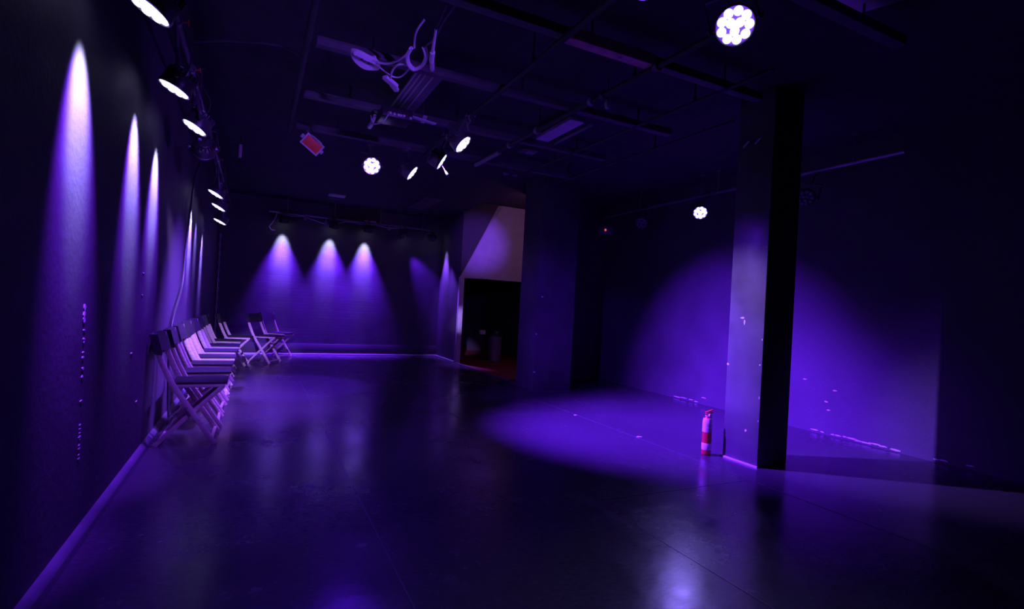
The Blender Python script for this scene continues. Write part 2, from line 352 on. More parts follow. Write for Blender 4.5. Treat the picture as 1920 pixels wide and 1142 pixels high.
g1 = 'stage lamps along the left wall'
def washer(pw=1.0, sp=1.0): return ((320*pw, 40, 0.9, CORE),)
def streak(label, y, z, ay, aw=0.46, pw=1.0, sp=1.0, knob='red', x=-0.5, more=()):
    # aimed at the wall below: aw = drop to the point where the beam's axis meets the wall
    return par(label, (x, y, z), (XL, ay-0.05, z-aw), (-0.555, y+0.02, 3.0), g1, True, (), knob, extra=(((XL, ay, z-aw), 300*pw, 40, 0.9, CORE), ((XL+.75, ay, 0), 80*sp, 64, 1.0, SPILL), ((XL, ay, z-0.62), 640*pw, 46, 0.75, MIDW), ((XL, ay, z-0.58), 90*pw, 29, 0.7, CORE),)+more)
streak('large lit lamp at the top left corner of view, nearest on the left bar', 2.88, 2.53, 2.93)
streak('second lit lamp from the viewer along the left bar, over the second wall streak', 4.02, 2.56, 4.06, x=-0.54)
streak('third lit lamp from the viewer along the left bar, over the third wall streak', 4.83, 2.55, 4.83, more=(((-.38, 7.4, 0.5), 900, 34, 1.0, PALE), ((-.3, 10.2, 0.45), 1300, 12, 1.0, PALE), ((.15, 10.8, 0.4), 1900, 12, 1.0, MIDS), ((.15, 10.8, 0.4), 700, 12, 1.0, PALE)))  # added beams reach the chairs far along the wall
par('unlit lamp with square yoke behind the third lit lamp on the left bar', (-0.5, 5.5, 2.52), (-0.6, 6.1, 2.2), (-0.555, 5.55, 3.0), g1, False)
streak('fourth lit lamp of the left bar, uppermost of the three small far ones', 7.29, 2.45, 7.29)
streak('fifth lit lamp of the left bar, middle of the three small far ones', 7.9, 2.38, 7.9, 0.46, 0.15, more=(((0.15, 7.9, 0.2), 800, 54, 0.35, MID),))
streak('farthest lit lamp of the left bar, lowest of the three small far ones', 8.8, 2.30, 8.8, 0.46, 0.45, x=-0.53)

g2 = 'stage lamps over the far wall'
def bstreak(label, x, ax, pw=0.5, aw=0.50, knob='black', sp=0.6, z=2.80):
    return par(label, (x, 11.86, z), (ax, YB, z-aw), (x-0.01, 11.9, 2.985), g2, True, washer(pw, sp), knob, extra=(((ax, YB, z-0.65), 400*pw, 38, 0.85, MIDW), ((ax, YB, z-0.95), 330*pw, 23, 0.7, PALE), ((ax, YB, 0.7), 2600*sp, 52, 1.0, MID)))
bstreak('leftmost lamp on the far bar above the left bright beam', 0.44, 0.44)
bstreak('second lamp on the far bar above the middle bright beam', 1.43, 1.38, knob='red')
bstreak('third lamp on the far bar above the right bright beam', 2.16, 2.14)
par('fourth lamp on the far bar tilted to the right with a faint slanted beam', (2.98, 11.84, 2.76), (3.80, YB, 1.45), (2.93, 11.9, 2.985), g2, True, ((330, 38, 1.0, MID),))
par('rightmost lamp on the far bar shining on the short side wall', (3.62, 11.70, 2.78), (XP, 12.02, 2.40), (3.52, 11.88, 2.985), g2, True, (), extra=(((XP, 11.66, 2.25), 70, 40, 1.0, PALE), ((XP, 11.66, 1.7), 620, 44, 0.9, MIDS), ((XP, 10.7, 0.9), 700, 30, 1.0, MIDS)))

g3 = 'stage lamps hung in the middle of the ceiling'
par('round lit lamp facing the viewer in the middle of the ceiling', (1.08, 5.92, 2.75), (0.75, 1.6, 1.0), (1.08, 6.12, 3.06), g3, True, (), extra=(((1.0, 3.6, 0), 70, 70, 1.0, SPILL), ((-.5, 6.7, 0.4), 2000, 70, 0.9, MIDS),))
par('narrow upright lit lamp just right of the round one facing the viewer', (1.53, 5.92, 2.75), (4.7, 4.7, 0.3), (1.53, 6.12, 3.06), g3, True, ((700, 52, 1.0, MID), ), extra=(((3.6, 6.6, 0.4), 200, 40, 1.0, MID),))
par('thin lit lamp seen nearly edge on beside the dangling cable', (1.67, 5.28, 2.76), (5.3, 4.1, 0.5), (1.745, 5.28, 3.03), g3, True, (), extra=(((5.5, 5.2, 0.4), 2900, 54, 0.95, MID), ((4.28, 10.7, 2.65), 1500, 15, 1.0, MIDS), ((4.02, 10.7, 0.95), 3500, 6, 1.0, PALE)))  # added beams brighten the hall's white panel and jamb
par('tilted lit lamp upper right of the thin edge-on one', (1.66, 4.62, 2.77), (3.9, 3.1, 0.3), (1.745, 4.62, 3.03), g3, True, (), extra=(((4.0, 4.5, 0.0), 5200, 68, 1.0, MID), ((4.2, 6.95, 1.0), 260, 40, 1.0, SPILL), ((3.95, 3.2, 1.12), 760, 30, 1.0, PALE), ((3.95, 3.2, 1.3), 300, 36, 1.0, MID)))
par('big round lit lamp near the top right with its lenses visible', (2.11, 1.90, 2.75), (0.7, 0.6, 1.3), (2.11, 2.0, 3.06), g3, True, (), extra=(((1.6, 1.3, 0), 14, 80, 1.0, MIDS), ((1.6, 1.3, 0), 26, 60, 1.0, CORE), ((-.4, 5.1, 0.45), 420, 15, 1.0, MIDS)))
par('lit lamp mostly cut off by the top edge of view', (1.475, 1.825, 2.735), (1.1, 1.2, 0.2), (1.475, 1.97, 3.06), g3, True, ((24, 90, 1.0, MIDS),), extra=(((1.15, 4.4, 3.06), 560, 80, 1.0, MIDS),))  # added upward beam brightens the ceiling beams and cables
g4 = 'stage lamps along the right wall'
par('round lit lamp under the right bar left of the near pillar', (5.45, 5.34, 2.72), (3.2, 2.6, 0.3), (5.62, 5.34, 3.0), g4, True, ((48, 60, 1.0, MID), (24, 40, 1.0, CORE)))
par('dim unlit round lamp left of the lit one on the right bar', (5.5, 6.62, 2.74), (3.2, 4.0, 1.6), (5.62, 6.6, 3.0), g4, False)
par('dark unlit lamp on the right bar just right of the near pillar', (5.5, 3.83, 2.68), (3.0, 2.4, 1.7), (5.62, 3.8, 3.0), g4, False)

for o in protos: bpy.data.objects.remove(o)

# small floodlight with an orange red front
t = thing('floodlight', 'small floodlight with an orange red front and pale rim at the left of the ceiling', 'floodlight', (0.43, 6.10, 3.06))
hv = Vector((0.43, 5.66, 2.80))-Vector((0.43, 6.10, 3.06)); dn = Vector((-0.02, -0.93, -0.36)).normalized()
qm = Matrix.Translation(hv) @ dn.to_track_quat('Z', 'Y').to_matrix().to_4x4() @ Matrix.Rotation(math.radians(-35), 4, 'Z')
def on(mb_, name, m): o = mb_.build(name, m, t); o.matrix_local = qm; return o
on(MB().box((-.10, -.065, -.07), (.10, .065, .0), ch=0.008), 'housing', 'plastic')
o = on(MB().box((-.085, -.05, .0), (.085, .05, .008), ch=0.002), 'front_panel', 'orange'); o['label'] = 'orange red front'
fr = MB()
for a in ((-.10, .05, 0, .10, .065, .014), (-.10, -.065, 0, .10, -.05, .012), (-.10, -.05, 0, -.086, .05, .012), (.086, -.05, 0, .10, .05, .012)): fr.box(a[:3], a[3:])
on(fr, 'rim', 'pale')
for s_ in (-1, 1): on(MB().tube([(s_*.10, 0, -.03), (s_*.128, 0, -.03)], 0.022, 12), 'tilt_knob', 'pale')
on(MB().box((-.06, .066, -.04), (.06, .074, .05), ch=0.002), 'hood', 'pale')
pv = [qm @ Vector(p) for p in ((-.115, 0, -.03), (-.115, .06, -.10), (.115, .06, -.10), (.115, 0, -.03))]
MB().tube(pv, 0.006, 8).build('yoke', 'blackm', t)
MB().tube([(pv[1]+pv[2])/2, (0, 0, .03)], 0.008, 8).build('stem', 'blackm', t)
MB().tube([(0, -.02, 0.0), (0, .03, 0.03)], 0.02, 10).build('clamp', 'steel', t)

# ------------------------------------------------------------------ bars and the ceiling grid
def pipe(label, a, b, hangers, group='lighting bars', r=0.024, m='steel', name='lighting_bar', cat='lighting bar', ztop=ZC):
    t = thing(name, label, cat, a, 0, group)
    MB().tube([(0, 0, 0), Vector(b)-Vector(a)], r, 14).build('pipe', m, t)
    for u in hangers:
        p = Vector(a).lerp(Vector(b), u)-Vector(a); h = MB()
        h.tube([p+Vector((0, 0, r)), p+Vector((0, 0, ztop-a[2]-0.002))], 0.007, 8)
        h.tube([p+Vector((0, 0, r-0.002)), p+Vector((0, 0, r+0.035))], 0.014, 8)
        h.build('hanger', m, t)
        MB().lathe([(0.03, -0.004), (0.03, 0)], 14).build('ceiling_plate', m, t, loc=p+Vector((0, 0, ztop-a[2])))
    return t
pipe('long bar carrying the lamps along the left wall', (-0.555, 1.6, 3.0), (-0.555, 11.6, 3.0), (.06, .22, .4, .6, .8, .97), m='blackm')
pipe('bar wrapped with cables across the top of the far wall', (0.15, 11.9, 2.985), (3.66, 11.9, 2.985), (.1, .37, .65, .93))
pipe('bar along the right wall passing behind the near pillar', (5.62, 2.9, 3.0), (5.62, 7.8, 3.0), (.1, .25, .47, .53, .8))
def beam(label, a, b, w=0.075, d=0.10, name='ceiling_beam', m='beam', taped=None):
    t = thing(name, label, 'beam', a, 0, 'beams of the ceiling grid')
    B = Vector(b)-Vector(a); n_ = B.normalized(); side = Vector((0, 0, 1)).cross(n_)
    # a shallow channel: a flat underside and two low lips
    mb_ = MB().bar((0, 0, 0.01), B+Vector((0, 0, 0.01)), w, 0.02, (0, 0, 1), 0.003)
    for q_ in (-1, 1): mb_.bar(side*q_*(w/2-.006)+Vector((0, 0, .04)), B+side*q_*(w/2-.006)+Vector((0, 0, .04)), 0.012, 0.045, (0, 0, 1), 0.002)
    mb_.build('channel', m, t)
    for u in (0.12, 0.5, 0.88):
        MB().tube([B*u+Vector((0, 0, d*.6)), B*u+Vector((0, 0, ZC-a[2]))], 0.008, 8).build('hanger', 'blackm', t)
    return t
b1 = beam('nearest beam across the ceiling with a bare reddish section', (0.3, 3.04, 3.10), (3.7, 3.04, 3.10))
sec = MB().bar((1.50, 0, -0.006), (2.24, 0, -0.006), 0.082, 0.012, (0, 0, 1), 0.002)
for s_ in (-1, 1): sec.box((1.50, s_*0.0375, -0.01), (2.24, s_*0.0445, 0.07))
o = sec.build('bare_section', 'tape', b1); o['label'] = 'bare reddish wood section'
MB().lathe([(0.001, -0.014), (0.012, -0.012), (0.014, 0), (0.001, 0)], 12).build('bolt', 'pale', b1, loc=(1.95, 0, -0.012))
beam('second beam across the ceiling with a pale cable tied on it', (0.3, 4.10, 3.10), (3.7, 4.10, 3.10))
beam('third beam across the ceiling behind the ribbed panel', (0.3, 5.20, 3.10), (3.7, 5.20, 3.10))
beam('fourth beam across the ceiling above the round lamp facing the viewer', (0.3, 6.20, 3.10), (3.9, 6.20, 3.10))
beam('beam across the ceiling over the viewer, carrying the big round lamp', (0.3, 1.97, 3.10), (3.7, 1.97, 3.10))
g5 = 'pipes running away under the ceiling'
pipe('leftmost pipe running away under the ceiling grid', (0.235, 2.0, 3.08), (0.235, 6.35, 3.08), (.1, .55, .93), g5, 0.022, 'dark', 'ceiling_pipe', 'pipe')
pipe('pipe running away over the tilted lit lamp and the thin edge-on one', (1.745, 2.2, 3.06), (1.745, 6.25, 3.06), (.3, .7), g5, 0.022, 'dark', 'ceiling_pipe', 'pipe')
pj = pipe('pipe with clamps running away beside the small bright ceiling fitting', (2.56, 2.2, 3.07), (2.42, 6.25, 3.07), (.25, .6), g5, 0.022, 'dark', 'ceiling_pipe', 'pipe')
for u, m_ in ((0.19, 'beam'), (0.345, 'beam'), (0.385, 'pale'), (0.61, 'pale'), (0.755, 'pale')):
    p = Vector((-0.14*u, 4.05*u, 0)); MB().tube([p+Vector((0, -.02, 0)), p+Vector((0, .02, 0))], 0.036, 12).build('pipe_clamp', 'vent' if m_ == 'pale' else m_, pj)
MB().tube([Vector((-0.14*.82, 4.05*.82, -0.02)), Vector((-0.14*.985, 4.05*.985, -0.02))], 0.026, 12).build('pale_sleeve', 'vent', pj)
pipe('thin pipe under the ceiling left of the near pillar', (3.30, 2.6, 3.10), (3.19, 6.3, 3.10), (.2, .8), g5, 0.015, 'dark', 'ceiling_pipe', 'pipe')
pipe('rightmost thin pipe under the ceiling, ending beside the near pillar', (3.89, 3.46, 3.10), (3.80, 6.9, 3.10), (.3, .8), g5, 0.015, 'dark', 'ceiling_pipe', 'pipe')

# ------------------------------------------------------------------ ceiling fittings
t = thing('air_grille', 'wide ribbed metal panel hung between the beams', 'grille', (1.2, 4.68, 3.14))
MB().box((-0.12, -0.47, 0.012), (0.12, 0.47, 0.03), ch=0.003).build('back_plate', 'vent', t)
for x in (-.115, -.075, -.035, .03): MB().box((x-0.006, -0.47, 0), (x+0.006, 0.47, 0.012), ch=0.002).build('rib', 'pale', t)
for x, y in ((-.1, -.4), (.1, -.4), (-.1, .4), (.1, .4)): MB().tube([(x, y, .03), (x, y, ZC-3.14)], 0.005, 8).build('hanger', 'blackm', t)
t = thing('projector', 'dark box of electrical gear cluttered with small pale plugs', 'electrical box', (1.12, 5.03, 2.98))
MB().box((-0.16, -0.13, 0.0), (0.13, 0.13, 0.10), ch=0.01).build('body', 'plastic', t)
for x, y in ((-.10, -.15), (-.02, -.14), (.03, -.145), (.10, -.12), (-.06, -.14), (.0, -.14)): MB().tube([(x, y+.02, .03), (x+.01, y-.02, .02)], 0.012, 10).build('plug', 'pale', t)
MB().tube(smooth_path([(-.1, -.14, .02), (-.14, -.1, -.05), (-.2, .05, -.04), (-.22, .1, .05)]), 0.006, 8).build('lead', 'cable_w', t)
MB().bar((0, .12, .1), (0, .19, .1), .03, .01).tube([(.0, .19, .1), (0, .19, .16)], 0.012, 8).build('hanger', 'blackm', t)
t.name = 'electrical_box'
t = thing('bracket', 'pale cross-shaped bracket right of the cluttered electrical box', 'bracket', (1.37, 4.99, 3.04))
MB().bar((-.14, -.04, 0), (.14, .03, 0), 0.045, 0.012, (0, 0, 1), 0.002).build('long_arm', 'pale', t)
MB().bar((.0, -.09, .012), (.03, .10, .012), 0.04, 0.012, (0, 0, 1), 0.002).build('short_arm', 'pale', t)
MB().tube([(0, 0, .01), (0, 0, ZC-3.04)], 0.008, 8).build('rod', 'blackm', t)
t = thing('clamp_bracket', 'pale hinged clamp hanging left of the cluttered electrical box', 'clamp', (0.93, 5.2, 3.0))
MB().bar((0, -.12, .02), (.0, .0, 0.0), 0.03, 0.03, (0, 0, 1), 0.004).build('upper_jaw', 'pale', t)
MB().bar((0.01, .05, .0), (0.0, .17, -.01), 0.035, 0.03, (0, 0, 1), 0.004).build('lower_jaw', 'pale', t)
MB().tube([(0, 0, .0), (0, 0, .1)], 0.012, 8).build('stem', 'blackm', t)
t = thing('batten_light', 'flat unlit ceiling light fitting right of the beams', 'light fitting', (2.80, 4.84, 3.16))
MB().box((-.085, -.41, 0), (.085, .41, .035), ch=0.006).build('housing', 'pale', t)
MB().box((.16, -.42, -.01), (.185, .42, .015), ch=0.003).build('side_rail', 'vent', t)
for y in (-.3, .3): MB().box((.07, y-.01, .015), (.17, y+.01, .025)).build('arm', 'blackm', t)
for y in (-.3, .3): MB().tube([(0, y, .03), (0, y, ZC-3.16)], 0.006, 8).build('hanger', 'blackm', t)
t = thing('junction_box', 'small junction box behind the flat unlit light fitting', 'junction box', (2.82, 5.52, 3.12))
MB().box((-.10, -.09, 0), (.10, .09, .06), ch=0.01).build('box', 'beam', t)
MB().box((-.03, -.07, -.01), (.07, .03, 0), ch=0.004).build('cover', 'vent', t)
MB().tube([(0, 0, .06), (0, 0, ZC-3.12)], 0.01, 8).build('hanger', 'blackm', t)
t = thing('detector_box', 'small pale box on the ceiling in front of the far bar', 'ceiling box', (1.33, 10.8, ZC))
MB().box((-.16, -.10, -.03), (.16, .10, 0), ch=0.006).build('body', 'pale', t)
MB().box((-.10, .3, -.02), (.10, .4, 0), ch=0.004).build('second_plate', 'beam', t)
t = thing('ceiling_vent', 'rectangular slatted vent flush in the ceiling near the far bar', 'vent', (3.0, 10.4, ZC))
MB().box((-.17, -.65, -.012), (.17, .65, 0), ch=0.003).build('frame', 'beam', t)
for i in range(9): MB().box((-.14, -.6+i*.14, -.022), (.14, -.52+i*.14, -.012), ch=0.002).build('slat', 'beam', t)
t = thing('ceiling_panel_light', 'pale corner of a square ceiling panel at the top edge of view', 'panel light', (3.20, 1.82, ZC-0.04))
MB().box((-.24, -.24, 0), (.24, .24, .04), Matrix.Rotation(math.radians(20), 4, 'Z'), 0.006).build('panel', 'pale', t)
t = thing('reflection_tube', 'short pale tube standing in for a reflection under the ceiling behind the left bar', 'tube', (-0.28, 7.62, 3.0))
MB().tube([(0, 0, 0), (0, 0, .17)], 0.020, 12).build('tube', 'pale', t)  # pale tube added in place of a vertical reflection
MB().tube([(0, 0, .17), (0, 0, .3)], 0.007, 8).build('cord', 'cable_k', t)
MB().tube([(0, 0, -.09), (0, 0, 0)], 0.011, 8).build('tail', 'cable_k', t)
for x, y, l_ in ((3.88, 3.30, 'left one of two short tubes at the top of the near pillar'), (3.88, 3.18, 'right one of two short tubes at the top of the near pillar')):
    t = thing('short_tube', l_, 'tube', (x, y, 2.84), 0, 'short tubes on the pillar top')
    MB().tube([(0, .025, -.02), (0, -.03, .02)], 0.008, 10).build('tube', 'pale', t)  # pale colour stands for small reflections on these bracket tubes
    MB().box((0, -.008, -.008), (.04, .008, .008)).build('lug', 'blackm', t)
t = thing('wall_projector', 'small box with a red indicator on the bar end at the far right', 'indicator box', (5.6, 7.72, 2.99))
MB().box((-.09, -.05, -.30), (.12, .09, -.18), ch=0.01).build('body', 'vent', t)
MB().lathe([(0.001, -0.006), (0.02, -0.004), (0.022, 0)], 14, Matrix.Translation((-.04, -.05, -.24)) @ Matrix.Rotation(math.radians(90), 4, 'X')).build('indicator', 'redled', t)
MB().tube([(0, 0, -.18), (0, 0, 0)], 0.009, 8).build('stem', 'blackm', t)
t.name = 'indicator_box'
t = thing('gadget', 'small oval pale weight on a rod above the flat unlit light fitting', 'weight', (2.66, 3.74, 3.08))
MB().lathe([(0.001, -.05), (0.02, -.04), (0.028, 0), (0.02, .03), (0.001, .04)], 14).build('weight', 'pale', t)
MB().tube([(0, 0, .03), (0, 0, .22)], 0.006, 8).build('rod', 'blackm', t)
t.name = 'pull_weight'
t = thing('clamp_block', 'pair of small pale clamps at the far right end of the fourth beam', 'clamp', (2.86, 6.1, 2.97))
MB().box((-.08, -.02, 0), (-.02, .02, .025), ch=0.004).build('jaw', 'vent', t); MB().box((.05, -.02, 0), (.11, .02, .022), ch=0.004).build('jaw', 'vent', t)
MB().tube([(-.05, .01, .02), (-.05, .06, .13)], 0.01, 8).build('stem', 'blackm', t); MB().tube([(.08, 0.01, .02), (.08, .06, .13)], 0.008, 8).build('stem', 'blackm', t)
MB().bar((-.05, 0, .0125), (.08, 0, .0125), 0.012, 0.01).build('link', 'blackm', t)

# ------------------------------------------------------------------ cables
def cable(label, paths, m='cable_w', r=0.008, name='cable', group=None, extra=None):
    t = thing(name, label, 'cable', paths[0][0], 0, group); o = Vector(paths[0][0])
    for p in paths: MB().tube(smooth_path([Vector(q)-o for q in p]), r, 8).build('strand', m, t)
    return t
t = thing('cable_bundle', 'pale cable lashed in knots to the second beam', 'cable', (0.62, 3.98, 3.03)); o_ = Vector((0.62, 3.98, 3.03))
for k in range(4):
    a = [Vector(q)-o_+Vector((0, 0.008*k, -.006*k)) for q in [(0.53, 3.91, 3.05), (0.57, 3.885, 3.04), (0.64, 3.90, 3.03), (0.70, 3.93, 3.03), (0.735, 3.97, 3.02), (0.70, 4.01, 3.02), (0.63, 4.0, 3.01), (0.56, 3.96, 3.03)]]
    MB().tube(smooth_path(a+[a[0]]), 0.011, 8).build('loop', 'cable_w', t)
for (x0, y0, x1, y1) in ((.55, 3.89, .60, 3.99), (.60, 3.90, .64, 4.01), (.66, 3.91, .68, 4.02), (.62, 4.0, .70, 3.93)):
    MB().tube([Vector((x0, y0, 3.02))-o_, Vector((x1, y1, 3.05))-o_], 0.015, 8).build('wrap', 'cable_w', t)
cable('pale cable swagging right from the lashed bundle to the coil', [[(.71, 3.92, 3.01), (.78, 3.85, 2.99), (.84, 3.68, 2.98), (.88, 3.57, 3.01)]], r=0.008)
cable('thin pale cable looping down below the coil', [[(.71, 3.93, 3.0), (.79, 4.0, 2.99), (.86, 4.03, 2.98), (.91, 3.99, 2.98), (.94, 3.86, 3.0)]], r=0.006)
t = thing('cable_coil', 'thick pale coil of cable hanging at the second beam', 'cable coil', (0.93, 3.65, 3.0)); o_ = Vector((0.93, 3.65, 3.0))
for k in range(3):
    a = [Vector(q)-o_+Vector((.006*k, 0.006*k, .008*k)) for q in [(.87, 3.58, 3.01), (.865, 3.66, 2.99), (.90, 3.76, 2.98), (.96, 3.82, 2.98), (1.0, 3.75, 2.99), (.99, 3.62, 3.0), (.95, 3.55, 3.03)]]
    MB().tube(smooth_path(a), 0.012, 9).build('turn', 'cable_w', t)
MB().tube(smooth_path([Vector(q)-o_ for q in [(.90, 3.60, 3.03), (.87, 3.48, 3.04), (.86, 3.38, 3.05), (.88, 3.30, 3.08)]]), 0.007, 8).build('tail', 'cable_w', t)
MB().tube(smooth_path([Vector(q)-o_ for q in [(.95, 3.55, 3.03), (1.0, 3.46, 3.06), (1.0, 3.25, 3.09), (1.02, 3.08, 3.12)]]), 0.007, 8).build('tail', 'beam', t)
t = thing('hanging_plug', 'pale upright connector right of the cable coil', 'connector', (1.02, 3.62, 3.0)); o_ = Vector((1.02, 3.62, 3.0))
MB().tube([Vector((.955, 3.28, 3.03))-o_, Vector((1.01, 3.52, 3.0))-o_], [0.008, 0.012], 10).build('lead', 'cable_w', t)
MB().tube([Vector((1.01, 3.52, 3.0))-o_, Vector((1.035, 3.62, 2.99))-o_], 0.019, 12).build('plug', 'pale', t)
MB().tube([Vector((1.045, 3.65, 3.0))-o_, Vector((1.09, 3.78, 3.0))-o_], 0.018, 12).build('socket', 'cable_w', t)
MB().tube([Vector((.955, 3.28, 3.03))-o_, Vector((.96, 3.1, 3.1))-o_], 0.006, 8).build('cord', 'cable_k', t)
t = thing('hanging_clamp', 'pale knotted clamp dangling on a short cable below the second beam', 'clamp', (0.85, 4.08, 2.95)); o_ = Vector((0.85, 4.08, 2.95))
MB().tube(smooth_path([Vector(q)-o_ for q in [(.93, 3.80, 3.0), (.86, 3.78, 2.98), (.83, 3.84, 2.98), (.825, 3.94, 2.97), (.84, 4.04, 2.96)]]), 0.008, 8).build('cable', 'cable_w', t)
MB().bar(Vector((.79, 4.02, 2.96))-o_, Vector((.90, 4.10, 2.94))-o_, 0.05, 0.03, (0, 0, 1), 0.006).build('body', 'cable_w', t)
MB().bar(Vector((.86, 4.09, 2.95))-o_, Vector((.92, 4.15, 2.93))-o_, 0.04, 0.03, (0, 0, 1), 0.006).build('jaw', 'pale', t)
cable('dark cable falling down the left wall behind the chairs', [[(-.58, 7.30, 2.96), (-.70, 7.2, 2.7), (-.715, 6.9, 2.18), (-.722, 6.75, 1.7), (-.722, 6.61, 1.28), (-.722, 6.05, .93), (-.722, 5.98, .5), (-.70, 6.0, .01)]], 'cable_k', 0.011)
t = thing('chain', 'dotted chain hanging in the far left corner', 'chain', (-0.70, 12.0, 0.3))
mbz = MB()
for i in range(24):
    z0 = i*0.09; tt = Vector((0, 0, z0)); ax = (Vector((.012, 0, 0)) if i % 2 else Vector((0, .012, 0)))
    mbz.tube([tt+ax, tt+ax+Vector((0, 0, .045)), tt+Vector((0, 0, .078)), tt-ax+Vector((0, 0, .045)), tt-ax, tt-Vector((0, 0, .03))], 0.005, 6, closed=True)
mbz.build('links', 'pale', t); MB().tube([(0, 0, 2.13), (0, 0, 2.98)], .004, 6).build('cord', 'cable_k', t)
cable('cable draped in shallow loops from the bar over the far wall', [[(.35, 11.87, 2.96), (.6, 11.86, 2.93), (.80, 11.87, 2.95), (1.0, 11.86, 2.90), (1.25, 11.86, 2.85), (1.5, 11.86, 2.88), (1.7, 11.87, 2.95), (2.0, 11.87, 2.93), (2.3, 11.87, 2.95), (2.6, 11.87, 2.92), (3.0, 11.87, 2.96)]], 'cable_w', 0.007)
for x, z, l_ in ((.85, 2.92, 'left small connector block on the cable of the far bar'), (1.27, 2.86, 'middle small connector block hanging lowest under the far bar'), (2.62, 2.91, 'right small connector block on the cable of the far bar')):
    t = thing('connector_block', l_, 'connector', (x, 11.86, z), 0, 'connector blocks under the far bar')
    MB().box((-.03, -.02, -.045), (.03, .02, .03), ch=0.005).build('body', 'vent', t); MB().tube([(0, 0, .03), (0, .02, 2.965-z)], 0.006, 6).build('strap', 'cable_w', t)
t = thing('cable_tail', 'loose bent cable end at the left end of the far bar', 'cable', (0.3, 11.88, 2.96))
MB().tube(smooth_path([(0, 0, 0), (-.02, -.02, -.1), (-.08, -.03, -.22), (-.13, -.03, -.30), (-.08, -.02, -.36), (-.02, -.02, -.36)]), 0.012, 8).build('strand', 'cable_w', t)
t = thing('white_tube', 'short pale tube lying along the far bar', 'tube', (2.2, 11.875, 3.018))
MB().tube([(-.13, 0, 0), (.13, 0, 0)], 0.018, 10).build('tube', 'pale', t)
t = thing('dangling_lead', 'thin dark lead with a pale plug beside the edge-on lamp', 'cable', (1.78, 5.42, 2.70))
MB().tube([(-.01, 0, .0), (.02, 0, -.035)], [0.009, 0.016], 10).build('plug', 'pale', t)
MB().tube(smooth_path([(-.01, 0, 0), (-.07, -.02, .08), (-.10, -.04, .2), (-.04, -.1, .35)]), 0.005, 8).build('lead', 'vent', t)
cable('thin dark cable crossing the left of the ceiling', [[(-.54, 4.85, 3.22), (-.25, 4.6, 3.20), (.08, 4.49, 3.20), (.22, 4.4, 3.10)]], 'beam', 0.008)

